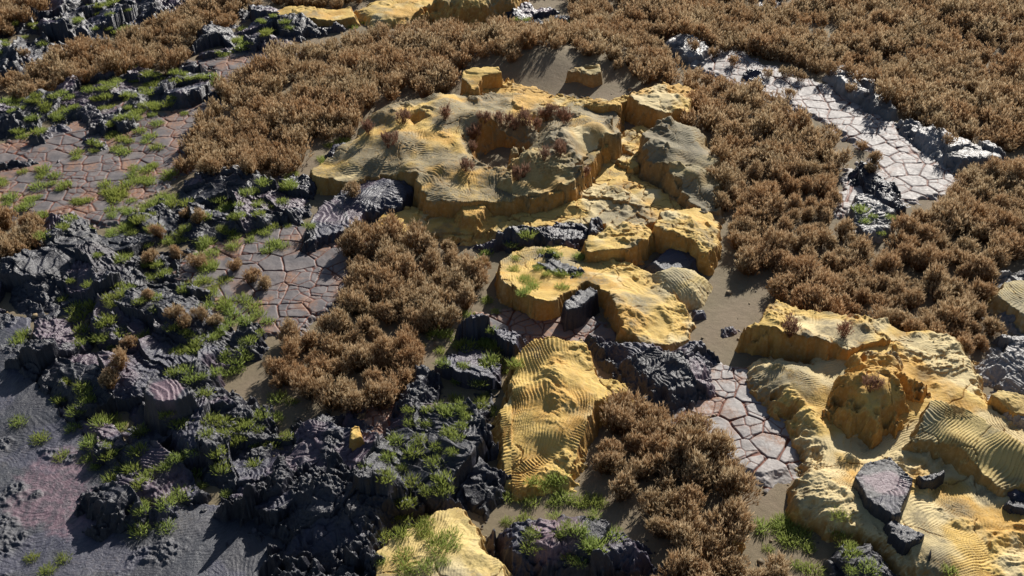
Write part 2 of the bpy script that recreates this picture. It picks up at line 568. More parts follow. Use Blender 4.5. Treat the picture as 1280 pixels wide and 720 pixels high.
# cracked plate channels
for nm, poly, o in (
    ('cracked_ground', [(-60, 195), (60, 165), (110, 145), (270, 92), (225, 78), (355, 45), (370, 75), (285, 112), (225, 215), (165, 280), (110, 285), (60, 272), (-60, 262)], dict(seed=21, rust=.02, pf=2.3)),
    ('cracked_ground', [(205, 340), (280, 298), (365, 278), (445, 270), (450, 330), (435, 375), (375, 415), (330, 420), (285, 400)], dict(seed=22, rust=.0, pf=1.8)),
    ('cracked_ground', [(830, 42), (880, 52), (930, 68), (1000, 98), (1040, 108), (1085, 138), (1135, 172), (1200, 212), (1210, 240), (1130, 255), (1045, 268), (1040, 250), (1058, 215), (1085, 190), (1055, 170), (1000, 138), (940, 122), (865, 78)], dict(seed=23, rust=-.3, pf=2.0)),
    ('cracked_ground', [(830, 530), (890, 448), (950, 460), (1010, 545), (1000, 590), (958, 612), (930, 600), (880, 560)], dict(seed=24, rust=-.02, pf=2.1, wp=.12)),
    ('cracked_ground', [(450, 520), (470, 505), (495, 520), (490, 545), (460, 560), (445, 550)], dict(seed=25, rust=.5, pf=2.6)),
    ('cracked_ground', [(590, 395), (640, 385), (760, 400), (800, 420), (720, 440), (640, 425)], dict(seed=26, rust=.3, pf=2.0)),
):
    tag(field(nm, M_CGLINT if o['seed'] in (23, 24) else M_C, [(poly, .045, .25, 0, o.get('wp', .35))], cracked, o, z0=.0, sink=.06), None, kind='structure')

# ash flat, lower left
tag(field('ash_ground', M_A, [([(-90, 385), (35, 400), (40, 470), (90, 530), (160, 590), (150, 640), (230, 630), (330, 640), (380, 690), (400, 790), (-110, 790)], .05, .1, 0)], ash, dict(seed=31), sink=.05), None, kind='structure')

# the lava field, left
LF = [(-90, 335), (20, 322), (60, 285), (90, 268), (140, 282), (190, 255), (255, 222), (350, 222), (400, 232), (395, 268), (360, 282), (285, 300), (218, 340), (285, 398), (330, 418), (315, 450), (268, 470), (300, 505), (350, 545), (400, 520), (440, 512), (480, 540), (520, 470), (545, 480), (540, 600), (480, 700), (470, 770), (330, 770), (330, 700), (270, 655), (200, 645), (130, 678), (100, 640), (135, 600), (100, 545), (40, 500), (15, 470), (30, 410), (-90, 400)]
tag(field('lava_field', M_L, [
    (LF, .14, .5, 0, .3),
    ([(0, 345), (60, 300), (100, 285), (150, 320), (130, 350), (70, 350), (20, 365)], .12, .4, .2, .25),
    ([(115, 370), (150, 330), (230, 350), (290, 400), (260, 420), (190, 415), (140, 420)], .14, .5, .2, .3),
    ([(20, 430), (70, 410), (140, 425), (200, 470), (180, 500), (120, 500), (60, 490), (30, 470)], .28, .8, .3, .3),
    ([(60, 365), (110, 355), (130, 380), (110, 410), (60, 405)], -.15, .4, .1, .2),
    ([(240, 600), (290, 590), (300, 640), (260, 650)], -.15, .4, .1, .2),
    ([(100, 610), (160, 590), (200, 600), (230, 620), (215, 645), (150, 665), (115, 655)], .2, .35, .3, .25),
], lava, dict(seed=41, soft=1, block=.2, bf=.75, clink=.13, rope=.0, pink=-.05, dust=-.15)), None, kind='structure')

# ------------------------------------------------------------------ lava rocks
def lrock(label, layers, o=None, mat=None, name='lava_rock', cat='rock', group=None, style=lava, z0=0., res=None):
    o = dict(o or {})
    if o.get('cut', 1):       # flows end in ragged, broken slopes; only the loose slabs have clean edges
        o['soft'] = 1
        layers = [(L[0], L[1] * .62, L[2] * 2.2, L[3] * .62, (L[4] if len(L) > 4 else .12) * 1.7) for L in layers]
    return tag(field(name, mat or M_L, layers, style, o, res=res, z0=z0), label, cat, group)


lrock('black lava outcrop with grass in the top left corner', [([(-70, 35), (40, 8), (70, -25), (250, -25), (225, 12), (150, 42), (95, 50), (60, 75), (0, 95), (-70, 100)], .25, .3, .2, .25), ([(30, 30), (90, 12), (210, 8), (150, 30), (90, 45)], .2, .3, .4)], dict(seed=51, block=.3, clink=.12, rope=.1))
lrock('small dark rock sunk into the far left cracked ground', [([(92, 182), (105, 172), (132, 176), (140, 186), (118, 192), (98, 190)], .22, .15, .12, .1)], dict(seed=85, clink=.08))
lrock('low dark rock ridge crossing the far left cracked ground', [([(-30, 205), (30, 200), (62, 196), (70, 203), (30, 212), (-30, 218)], .2, .18, .1, .12)], dict(seed=86, clink=.08))
lrock('lilac grey slab between shelf and far left cracked ground', [([(30, 172), (60, 160), (88, 155), (100, 162), (70, 175), (42, 182)], .16, .15, .1, .1)], dict(seed=87, clink=.05, rope=.3), M_LR)
lrock('long black lava shelf carpeted with green grass, left', [([(-70, 128), (60, 108), (140, 90), (160, 80), (215, 80), (268, 86), (276, 105), (262, 126), (200, 140), (160, 165), (100, 160), (88, 150), (60, 160), (0, 168), (-70, 175)], .25, .25, .2, .25)], dict(seed=52, block=.25, clink=.08, rope=.2, pink=-.1))
lrock('dark flat slabs beside the top of the left cracked channel', [([(230, 75), (240, 60), (262, 32), (290, 25), (300, 14), (350, 12), (400, 20), (425, 34), (380, 48), (340, 58), (290, 64), (268, 72)], .2, .15, .15, .2)], dict(seed=53, block=.25, clink=.06, rope=.25))
lrock('dark angular lava slab with a lilac sheen below the yellow dome', [([(392, 262), (430, 235), (480, 216), (515, 222), (528, 240), (505, 262), (462, 270), (448, 288), (400, 303), (372, 312), (383, 282)], .24, .2, .2, .15), ([(430, 240), (480, 222), (518, 226), (500, 250), (450, 256)], .16, .5, .35)], dict(seed=54, block=.1, bf=.5, cut=0, clink=.05, rope=.5, pink=-.2), M_L)
lrock('black lava block with a pink crusted top', [([(168, 492), (183, 470), (228, 468), (248, 492), (222, 505), (190, 508)], .75, .16, .75, .1)], dict(seed=55, block=.0, cut=0, clink=.05, rope=.3, pinks=[(207, 487, .35, .75)]), M_LR)
lrock('grassy lava block split by a crack above the dark hollow', [([(200, 515), (245, 500), (285, 488), (302, 498), (300, 540), (262, 575), (215, 560), (195, 540)], .5, .16, .5, .15)], dict(seed=56, block=.25, bf=1.1, clink=.07, rope=.1))
lrock('low triangular lava slab in front of the sandy clearing', [([(345, 570), (358, 552), (400, 535), (438, 540), (440, 575), (400, 590), (350, 588)], .4, .12, .35, .1)], dict(seed=57, block=.15, bf=1.2, clink=.06, rope=.25, pink=0), M_LR)
lrock('biggest rugged black lava mass at the bottom', [([(290, 620), (330, 590), (400, 572), (450, 568), (505, 605), (500, 645), (480, 690), (465, 760), (370, 760), (350, 710), (310, 660)], .65, .35, .5, .3), ([(340, 610), (430, 580), (480, 620), (460, 670), (380, 660)], .25, .6, .8)], dict(seed=58, block=.3, bf=1.0, clink=.2, rope=-.4, pink=-.6))
lrock('wide sheet of ropy black lava left of the yellow cone', [([(522, 472), (560, 430), (590, 402), (640, 405), (662, 425), (642, 445), (627, 500), (612, 550), (628, 575), (626, 600), (634, 625), (600, 650), (572, 628), (520, 642), (478, 612), (438, 578), (470, 545), (500, 515)], .35, .16, .3, .15)], dict(seed=59, block=.2, bf=.7, clink=.07, rope=.35, pinks=[(538, 492, .4, .3)], sp=.13))
lrock('glossy black lava mound right of the yellow cone', [([(690, 398), (740, 408), (790, 420), (830, 432), (880, 424), (897, 448), (890, 485), (868, 506), (830, 500), (790, 488), (765, 455), (745, 432), (720, 425)], .4, .25, .3, .15)], dict(seed=60, block=.15, bf=.8, clink=.1, rope=.2), M_LR)
lrock('black lava rock with a pink grassy top at the bottom edge', [([(606, 655), (640, 634), (690, 630), (740, 634), (775, 645), (805, 670), (838, 690), (805, 705), (745, 712), (640, 706), (618, 690)], .75, .25, .6, .15)], dict(seed=61, block=.15, bf=.8, clink=.07, rope=.3, pinks=[(690, 650, .45, .7)]))
lrock('five sided black slab with a pale swirled top', [([(1066, 598), (1078, 582), (1112, 572), (1122, 582), (1144, 603), (1126, 648), (1112, 648), (1080, 626)], .46, .05, .42, .03)], dict(seed=62, block=0, cut=0, clink=.04, rope=.5, pinks=[(1103, 607, .38, .42)], sp=.1), M_LR, 'lava_slab', z0=.0, res=.013)
lrock('narrow black slab just below the five sided slab', [([(1105, 655), (1118, 650), (1140, 662), (1158, 674), (1150, 680), (1130, 686), (1112, 672)], .38, .05, .35, .04)], dict(seed=63, block=0, cut=0, clink=.07, rope=-.1), None, 'lava_slab', res=.013)
lrock('thin black slab wedged under the rippled yellow mound', [([(1142, 590), (1152, 598), (1180, 588), (1183, 594), (1168, 604), (1152, 606)], .42, .05, .38, .03)], dict(seed=64, block=0, cut=0, clink=.05), None, 'lava_slab', res=.013)
lrock('smallest black chip on the yellow rock at bottom right', [([(1158, 692), (1164, 684), (1167, 698), (1160, 701)], .40, .05, .36, .02)], dict(seed=65, block=0, cut=0, clink=.05), None, 'lava_chip', res=.013)
lrock('jagged black lava rock at the bottom edge beside grass', [([(1025, 690), (1045, 678), (1085, 676), (1112, 690), (1130, 720), (1135, 760), (1030, 760)], .35, .16, .25, .12)], dict(seed=66, block=.25, bf=1.2, clink=.08, rope=.1), M_LR)
lrock('lava slabs with painted sun glint at the right edge, below the shrubs', [([(1222, 455), (1240, 430), (1262, 410), (1320, 390), (1360, 450), (1340, 540), (1280, 545), (1240, 525), (1222, 495)], .2, .15, .15, .15)], dict(seed=67, block=.25, bf=1.0, clink=.05, rope=.4, pink=-.6), M_LGLINT)
lrock('small black rock at the right edge beside rippled yellow rock', [([(1243, 632), (1262, 612), (1310, 610), (1330, 650), (1262, 645)], .5, .1, .42, .1)], dict(seed=68, block=.1, clink=.08))
lrock('upper bright topped slab along the right cracked channel', [([(1028, 88), (1045, 84), (1075, 90), (1105, 106), (1122, 124), (1128, 140), (1108, 142), (1080, 128), (1050, 110)], .42, .16, .35, .12)], dict(seed=69, block=.15, clink=.05, rope=.4, pink=-.6), M_LGLINT)
lrock('lower bright topped slab along the right cracked channel', [([(1120, 146), (1150, 150), (1200, 168), (1250, 185), (1262, 205), (1235, 210), (1195, 208), (1160, 190)], .45, .18, .35, .15)], dict(seed=70, block=.15, clink=.05, rope=.4, pink=-.6), M_LGLINT)
lrock('black rough rock between the shrubs and right channel', [([(1060, 205), (1075, 200), (1095, 210), (1120, 235), (1130, 262), (1105, 262), (1070, 235)], .25, .15, .2, .12)], dict(seed=71, block=.2, clink=.1))
lrock('flat grey slab with grass enclosed by dry shrubs, right', [([(1052, 262), (1075, 240), (1105, 245), (1125, 262), (1118, 290), (1085, 300), (1062, 292)], .2, .1, .15, .1)], dict(seed=72, block=.15, clink=.05, rope=.4, pink=-.6), M_LGLINT)
lrock('rough black lump at the upper part of right channel', [([(922, 92), (935, 84), (958, 92), (962, 106), (940, 110)], .25, .15, .2, .08)], dict(seed=73, clink=.12))
lrock('grey slabs at the top end of the right channel', [([(828, 52), (845, 44), (885, 55), (892, 66), (868, 84), (850, 78)], .22, .12, .15, .12)], dict(seed=74, clink=.05, rope=.4, pink=-.6), M_LGLINT)
lrock('tilted black slab leaning in the notch of the mesa', [([(700, 384), (722, 366), (738, 358), (750, 368), (730, 388), (706, 396)], .42, .08, .38, .03)], dict(seed=75, block=0, cut=0, clink=.08, rope=-.1), None, 'lava_slab')
lrock('black lava patch among grass on top of the golden mesa', [([(672, 338), (678, 318), (700, 316), (716, 326), (722, 340), (705, 350), (685, 348)], .10, .12, .42, .12)], dict(seed=84, clink=.09), z0=.32)
lrock('strip of black lava behind the grassy mesa', [([(572, 300), (640, 290), (678, 288), (690, 272), (722, 274), (758, 280), (745, 300), (700, 308), (640, 305), (600, 310)], .28, .16, .22, .12)], dict(seed=76, clink=.1))
lrock('smooth grey ash drift beside the striped shell rock', [([(798, 332), (828, 306), (868, 310), (885, 330), (870, 345), (825, 350)], .18, .3, .1, .05)], dict(seed=77, block=0, cut=0, clink=.03, rope=.4, sp=.09), M_A, 'ash_drift')
lrock('small grey rock at the edge of the sandy gap', [([(893, 412), (905, 402), (925, 402), (930, 414), (905, 422)], .08, .12, .06, .06)], dict(seed=78, block=0, clink=.06), M_LR)
lrock('tiny black rock lying alone on bare brown sand', [([(866, 390), (880, 388), (882, 397), (868, 398)], .045, .06, .02, .04)], dict(seed=79, block=0, clink=.05), res=.015)
lrock('small black rock by the left tip of the yellow dome', [([(400, 192), (415, 180), (438, 175), (440, 184), (415, 198)], .25, .12, .2, .06)], dict(seed=80, block=0, clink=.06))
lrock('black rock showing between shrubs at the top edge', [([(928, 8), (945, -8), (975, -12), (985, 4), (950, 12)], .4, .2, .3, .1)], dict(seed=81, clink=.1), M_LR)
lrock('black lava under the shrubs at the right edge, upper', [([(1225, 372), (1250, 340), (1330, 330), (1330, 400), (1262, 412)], .18, .2, .1, .1)], dict(seed=82, clink=.05, rope=.4, pink=-.6), M_LGLINT)
lrock('dark shelf of lava behind the rear yellow rocks', [([(600, 22), (650, 8), (690, 6), (722, 22), (700, 32), (640, 30)], .2, .15, .1, .1)], dict(seed=83, clink=.07))

# ------------------------------------------------------------------ yellow rocks
def yrock(label, layers, o=None, mat=None, name='sulfur_rock', res=None, z0=0.):
    return tag(field(name, mat or M_Y, layers, sulfur, o, res=res, z0=z0), label, 'rock')


# the big dome and its parts
dome = yrock('largest yellow rippled dome inside the ring of shrubs', [
    ([(385, 212, .3), (400, 196, .25), (440, 172, .3), (452, 152, .35), (470, 132, .5), (484, 120, .6), (530, 116, .6), (572, 112, .5), (640, 110, .4), (700, 122, .4), (762, 130, .3), (780, 150, .2), (775, 185, .2), (745, 215, .2), (720, 245, .3), (650, 256, .4), (580, 256, .45), (530, 256, .45), (515, 228, .4), (480, 222, .3), (430, 230, .3), (392, 226, .3)], .25, .16, .15, .15),
    ([(588, 168), (612, 160), (640, 158), (662, 168), (655, 195), (640, 212), (612, 212), (598, 196)], -.45, .22, .55, .3),
    ([(655, 140), (700, 138), (735, 142), (700, 158), (665, 165)], -.2, .35, .5, .2),
    ([(505, 144), (522, 140), (534, 147), (516, 154)], -.18, .2, .68, .08),
    ], dict(seed=101, hs=1.1, rip=.045, ripm=.35, sp=.085, ff=.4, crust=.26, ochre=.05, pale=-.2, und=.16, wr=.12, ctrl=[
    (390, 215, .3), (400, 200, .2), (445, 175, .25), (470, 140, .3), (530, 120, .5), (580, 115, .35), (640, 112, .3), (700, 125, .3), (760, 132, .25), (490, 135, .68), (540, 130, .72), (600, 142, .72), (460, 165, .5), (500, 170, .65), (560, 175, .6), (602, 183, .4), (470, 200, .4), (520, 205, .58), (570, 205, .65), (600, 215, .6), (540, 238, .5), (590, 243, .5), (640, 248, .45), (480, 222, .3), (430, 225, .3), (624, 188, .12), (636, 178, .15), (612, 196, .2), (660, 145, .5), (700, 150, .5)]))
field('front_ridge', M_YG, [
    ([(640, 202, .5), (672, 185, .7), (700, 165, .75), (735, 143, .8), (766, 145, .7), (770, 165, .6), (742, 190, .5), (735, 205, .5), (715, 228, .4), (690, 245, .4), (640, 252, .4), (585, 250, .4), (572, 232, .5), (600, 218, .6), (640, 222, .6)], .72, .16, .45, .35)],
    sulfur, dict(seed=102, hs=1.12, rip=.034, ripm=-.05, crust=.1, ochre=.1, und=.16, wf=1.6, wr=.16, ctrl=[(700, 170, .85), (745, 150, .85), (765, 150, .7), (660, 200, .75), (640, 225, .6), (600, 235, .5), (580, 235, .5), (720, 200, .6), (700, 225, .5), (680, 240, .4), (630, 248, .35), (590, 248, .35), (745, 190, .5), (768, 165, .55)]), parent=dome)
field('rock_pillar', M_Y, [([(574, 91), (588, 86), (626, 86), (629, 93), (606, 98), (600, 108), (592, 112), (578, 102)], .68, .12, .65, .1)], sulfur, dict(seed=103, rip=.01, ripm=-.4, crust=-.1, und=.15), parent=dome)
field('upper_shelf', M_Y, [([(566, 122), (600, 104), (640, 100), (680, 112), (715, 124), (760, 128), (795, 122), (775, 142), (720, 140), (660, 136), (600, 134)], .36, .22, .3, .2)], sulfur, dict(seed=104, plate=.10, pf=1.2, rip=.015, ripm=-.3, crust=-.2, ochre=.05, pale=.1), parent=dome)
field('plated_apron', M_Y, [
    ([(445, 292), (470, 270), (510, 255), (580, 258), (650, 255), (715, 235), (745, 205), (775, 165), (800, 150), (830, 160), (800, 215), (845, 245), (880, 262), (820, 285), (760, 290), (700, 288), (640, 298), (575, 302), (500, 300)], .12, .3, .1, .2),
    ([(500, 262), (580, 262), (640, 265), (600, 285), (530, 285)], .10, .3, .2),
    ([(690, 262), (720, 245), (760, 250), (740, 268)], .10, .3, .2),
    ([(573, 262), (598, 248), (608, 262), (596, 280), (575, 276)], .25, .2, .35, .2)],
    sulfur, dict(seed=105, plate=.13, pf=1.1, rip=.03, ripm=.05, sp=.07, crust=-.12, ochre=-.1, pale=.05), parent=dome)

yrock('tall orange sided block on the right rim of the basin', [([(782, 124, .6), (798, 112, .5), (820, 104, .4), (848, 102, .25), (872, 112, .2), (866, 128, .3), (862, 144, .4), (838, 144, .55), (812, 138, .6)], .68, .14, .65, .15)], dict(seed=111, hs=0.85, rip=.02, ripm=-.2, crust=-.15, ochre=.2, pale=.05, und=.16, wr=.1, ctrl=[(785, 125, .68), (812, 137, .66), (840, 142, .55), (850, 110, .25), (870, 115, .15), (820, 106, .4), (862, 140, .4), (825, 122, .6)]))
yrock('small hollowed yellow stump standing on dark sand', [([(704, 94), (712, 87), (730, 80), (752, 80), (754, 92), (742, 96), (722, 92)], .4, .1, .38, .06), ([(728, 82), (744, 81), (746, 86), (732, 87)], -.2, .15, .38, .02)], dict(seed=112, rip=.01, ripm=-.3, crust=.2, und=.16, wr=.1), M_YG, 'sulfur_stump')
yrock('grey crusted mound against the right side shrubs', [([(792, 200), (806, 178), (828, 166), (868, 164), (892, 182), (904, 215), (906, 262), (880, 270), (852, 256), (834, 240), (808, 222)], .3, .3, .2, .25)], dict(seed=113, rip=.03, ripm=.0, crust=.35, ochre=-.1, und=.2, wf=2.4, wr=.14, ctrl=[(802, 192, .55), (820, 178, .7), (858, 172, .6), (890, 185, .3), (868, 210, .65), (840, 222, .65), (815, 212, .6), (852, 245, .25), (890, 235, .25), (895, 262, .12), (870, 258, .15), (800, 205, .3)]), M_YG)
yrock('squat golden boulder behind the grassy mesa', [([(728, 304), (742, 288), (770, 282), (806, 280), (820, 294), (800, 312), (765, 318), (732, 316)], .38, .14, .36, .16)], dict(seed=114, rip=.015, ripm=-.2, crust=-.2, ochre=.05, und=.18, wr=.1), name='sulfur_boulder')
yrock('notched golden block above the grey ash drift', [([(812, 288, .4), (822, 270, .4), (845, 258, .25), (880, 262, .15), (905, 278, .1), (904, 298, .2), (888, 322, .4), (874, 316, .4), (868, 304, .4), (840, 298, .4)], .5, .14, .45, .15)], dict(seed=115, rip=.02, ripm=-.1, crust=-.05, ochre=-.1, pale=.05, und=.14, wr=.09, ctrl=[(812, 288, .5), (830, 272, .45), (880, 315, .45), (898, 280, .1), (902, 300, .2), (850, 262, .2), (845, 295, .5), (868, 300, .48)]))
yrock('golden mesa with a grassy hollow and a curling arm', [
    ([(616, 326, .5), (638, 312, .35), (690, 300, .2), (738, 318, .25), (790, 328, .25), (822, 345, .15), (848, 370, .2), (872, 404, .1), (862, 428, .1), (830, 434, .2), (800, 430, .35), (775, 412, .5), (766, 388, .55), (755, 366, .55), (735, 354, .5), (716, 362, .6), (703, 374, .6), (690, 384, .6), (665, 378, .6), (645, 368, .6), (626, 352, .6)], .62, .14, .55, .12)],
    dict(seed=116, hs=0.66, rip=.034, ripm=.05, sp=.075, crust=-.08, ochre=-.1, pale=.0, und=.1, wr=.08, ctrl=[(620, 326, .45), (640, 312, .35), (690, 302, .15), (735, 320, .2), (630, 352, .6), (655, 370, .62), (692, 380, .62), (680, 345, .45), (660, 330, .35), (735, 352, .5), (765, 375, .58), (778, 405, .5), (790, 332, .25), (822, 347, .15), (845, 370, .2), (868, 402, .08), (858, 424, .08), (830, 430, .2), (800, 426, .35), (810, 380, .42)]), name='sulfur_mesa')
yrock('fan of striped pale rock like a shell on the sand', [([(806, 342), (838, 332), (870, 336), (890, 352), (876, 374), (848, 380), (825, 364)], .28, .5, .12, .05)], dict(seed=117, rip=.04, ripm=1, sp=.09, ff=.3, crust=.0, ochre=-.3, und=.02), M_YP, 'shell_rock')
yrock('lone yellow cone rising between two black lava sheets', [
    ([(664, 426, .5), (688, 415, .7), (706, 424, .65), (730, 422, .55), (745, 445, .5), (757, 470, .4), (785, 472, .35), (800, 490, .3), (765, 505, .3), (740, 528, .3), (735, 560, .2), (728, 605, .1), (690, 618, .06), (645, 624, .06), (622, 604, .1), (612, 545, .25), (624, 500, .3), (642, 450, .4)], .22, .22, .2, .16)],
    dict(seed=118, hs=0.88, rip=.045, ripm=.2, sp=.09, ff=.4, crust=-.2, ochre=-.05, pale=-.05, und=.12, wr=.08, ctrl=[(690, 420, .75), (735, 430, .6), (668, 432, .6), (755, 470, .45), (700, 470, .7), (650, 480, .45), (628, 510, .3), (615, 545, .25), (690, 530, .42), (735, 520, .4), (680, 580, .14), (640, 610, .08), (725, 600, .08), (690, 615, .06), (795, 490, .3), (740, 560, .25), (720, 490, .55)]), name='sulfur_cone')
yrock('pale yellow rock speckled with grass at the bottom edge', [([(508, 656), (530, 642), (575, 628), (602, 650), (608, 668), (642, 705), (650, 760), (455, 760), (462, 690), (480, 672)], .4, .2, .35, .12), ([(520, 700), (560, 650), (600, 690), (600, 740), (540, 740)], .15, .7, .5)], dict(seed=119, rip=.03, ripm=.3, sp=.08, ff=.4, crust=-.1, ochre=.0), M_YP)
yrock('small bright yellow lump among black lava, lower left', [([(428, 558), (432, 538), (445, 531), (456, 536), (462, 555), (450, 560), (438, 564)], .55, .16, .48, .06)], dict(seed=120, rip=.02, sp=.08, crust=-.4, und=.02), name='sulfur_lump', res=.014)

outcrop = yrock('broad yellow rock apron spread over the lower right', [
    ([(930, 455), (958, 440), (1010, 450), (1080, 430), (1140, 418), (1180, 425), (1222, 440), (1225, 490), (1290, 540), (1360, 570), (1360, 770), (1200, 770), (1140, 702), (1080, 670), (1035, 654), (1000, 634), (996, 598), (1016, 566), (1003, 548), (982, 512), (956, 488)], .3, .42, .25, .22)],
    dict(seed=121, hs=0.85, rip=.032, ripm=.05, sp=.07, ff=.45, crust=-.1, ochre=.0, pale=.24, und=.12, wr=.10, ctrl=[(918, 452, .12), (950, 440, .15), (945, 488, .28), (985, 545, .3), (990, 610, .32), (1035, 650, .3), (1080, 666, .28), (1140, 698, .32), (1000, 480, .45), (1040, 475, .3), (1040, 530, .2), (1080, 560, .12), (1100, 600, .24), (1180, 445, .42), (1150, 480, .35), (1222, 470, .3), (1200, 640, .28), (1280, 700, .22), (1030, 600, .42), (1060, 630, .36), (1180, 690, .42), (1190, 610, .22), (1160, 670, .35), (1010, 520, .4), (1020, 570, .32), (1092, 460, .6), (1068, 470, .55), (1130, 468, .55), (1110, 455, .5)]), name='sulfur_apron')
tag(field('cliff_ledge', M_Y, [([(926, 414, .5), (946, 402, .5), (956, 378, .45), (968, 368, .4), (1000, 385, .5), (1060, 395, .5), (1110, 400, .5), (1140, 415, .55), (1136, 424, .55), (1086, 430, .65), (1062, 440, .72), (1037, 436, .72), (1001, 424, .72), (968, 412, .65)], .82, .14, .75, .12)], sulfur, dict(seed=122, hs=0.8, rip=.02, ripm=-.1, crust=.05, ochre=.1, pale=.1, und=.12, wr=.10, wf=3, ctrl=[(968, 370, .4), (1000, 388, .5), (928, 414, .5), (965, 408, .66), (1001, 422, .75), (1062, 438, .75), (1136, 422, .5), (1110, 402, .5), (1086, 428, .66)]), parent=outcrop), 'cliff edged yellow mesa overhung by brown shrubs')
tag(field('streaked_mound', M_Y, [([(1042, 508, .5), (1048, 480, .55), (1062, 452, .6), (1095, 440, .6), (1128, 448, .6), (1142, 474, .6), (1140, 504, .5), (1128, 524, .4), (1090, 530, .4), (1050, 522, .4)], .85, .6, .7, .4)], sulfur, dict(seed=123, rip=.02, ripm=-.1, crust=-.05, ochre=.3, und=.16, wr=.14, ctrl=[(1075, 485, .8), (1100, 475, .85), (1125, 485, .75), (1050, 505, .45), (1090, 514, .6), (1128, 510, .5), (1092, 448, .62), (1065, 462, .55), (1135, 462, .5), (1110, 455, .62)]), parent=outcrop), 'steep brown streaked knob topped by a withered shrub')
tag(field('rippled_mound', M_YP, [([(1116, 558, .4), (1136, 514, .6), (1150, 496, .65), (1172, 494, .65), (1215, 508, .65), (1280, 545, .65), (1340, 580, .6), (1340, 630, .4), (1250, 615, .4), (1225, 602, .4), (1180, 576, .4)], .72, .3, .5, .12)], sulfur, dict(seed=124, rip=.05, ripm=1, sp=.095, ff=.25, crust=.08, ochre=-.1, pale=-.05, und=.08, ctrl=[(1125, 550, .45), (1150, 500, .7), (1180, 497, .72), (1215, 512, .72), (1280, 550, .7), (1340, 590, .65), (1180, 570, .42), (1225, 595, .42), (1260, 612, .4), (1200, 545, .68)]), parent=outcrop), 'long rippled yellow mound at the right edge')
yrock('flat pale chunk lying on lava at the right edge', [([(1230, 500), (1242, 487), (1275, 494), (1320, 505), (1320, 525), (1270, 520)], .38, .1, .35, .06)], dict(seed=125, rip=.012, crust=.0), M_YP)
yrock('pale striped slab under the shrubs at the right edge', [([(1238, 372), (1245, 350), (1330, 340), (1330, 420), (1275, 400)], .3, .2, .25, .08)], dict(seed=126, rip=.03, ripm=.6, crust=0), M_YP)
yrock('orange scrap of rock beside the bottom shrub clump', [([(904, 672), (912, 667), (934, 676), (930, 684), (912, 684)], .16, .06, .12, .02)], dict(seed=127, rip=.0, crust=-.5, ochre=.5, und=.01), name='sulfur_scrap', res=.014)
yrock('yellow ridge with a dark cave along the top edge', [([(440, 14), (470, 0), (520, -14), (660, -20), (655, 2), (640, 14), (610, 22), (570, 24), (540, 22), (520, 26), (470, 28)], .2, .5, .15, .2), ([(520, 12), (560, 0), (650, -12), (648, 4), (600, 14), (560, 16)], .4, .5, .35, .3), ([(526, 10), (548, 9), (556, 14), (540, 18), (526, 16)], -.4, .15, .3, .1)], dict(seed=128, rip=.03, ripm=.2, crust=-.05, ochre=.0))
yrock('low yellow shelf beside grass near the top edge', [([(328, 18), (360, 10), (400, 12), (440, 10), (450, 24), (410, 30), (380, 26)], .22, .15, .18, .12)], dict(seed=129, rip=.015, crust=-.3))

# ------------------------------------------------------------------ plants
bpy.context.view_layer.update()
DG = bpy.context.evaluated_depsgraph_get()


def drop(x, y):
    ok, loc, nrm, i, ob, m = S.ray_cast(DG, Vector((x, y, 6)), Vector((0, 0, -1)))
    return loc.z if ok else 0.0


def land(px, py):
    """where the photograph's line of sight through a pixel meets the land"""
    d = Vector(pix_dir(px, py)).normalized()
    ok, loc, nrm, i, ob, m = S.ray_cast(DG, Vector((0, 0, CAM_H)), d)
    return loc if ok else Vector((*at(px, py), 0))


def blades(base, axis, length, width, r, droop=0.0):
    """diamond blades: base (n,3), unit axis (n,3), length (n), width (n) -> verts (n,4,3)"""
    n = len(base)
    side = np.cross(axis, r.normal(size=(n, 3)))
    side /= np.linalg.norm(side, axis=1, keepdims=True) + 1e-9
    mid = base + axis * (length * .5)[:, None]
    tip = base + axis * length[:, None] + np.array([0, 0, -1]) * (droop * length)[:, None]
    s = side * (width * .5)[:, None]
    return np.stack([base, mid + s, tip, mid - s], 1)


def unit(v):
    return v / (np.linalg.norm(v, axis=1, keepdims=True) + 1e-9)


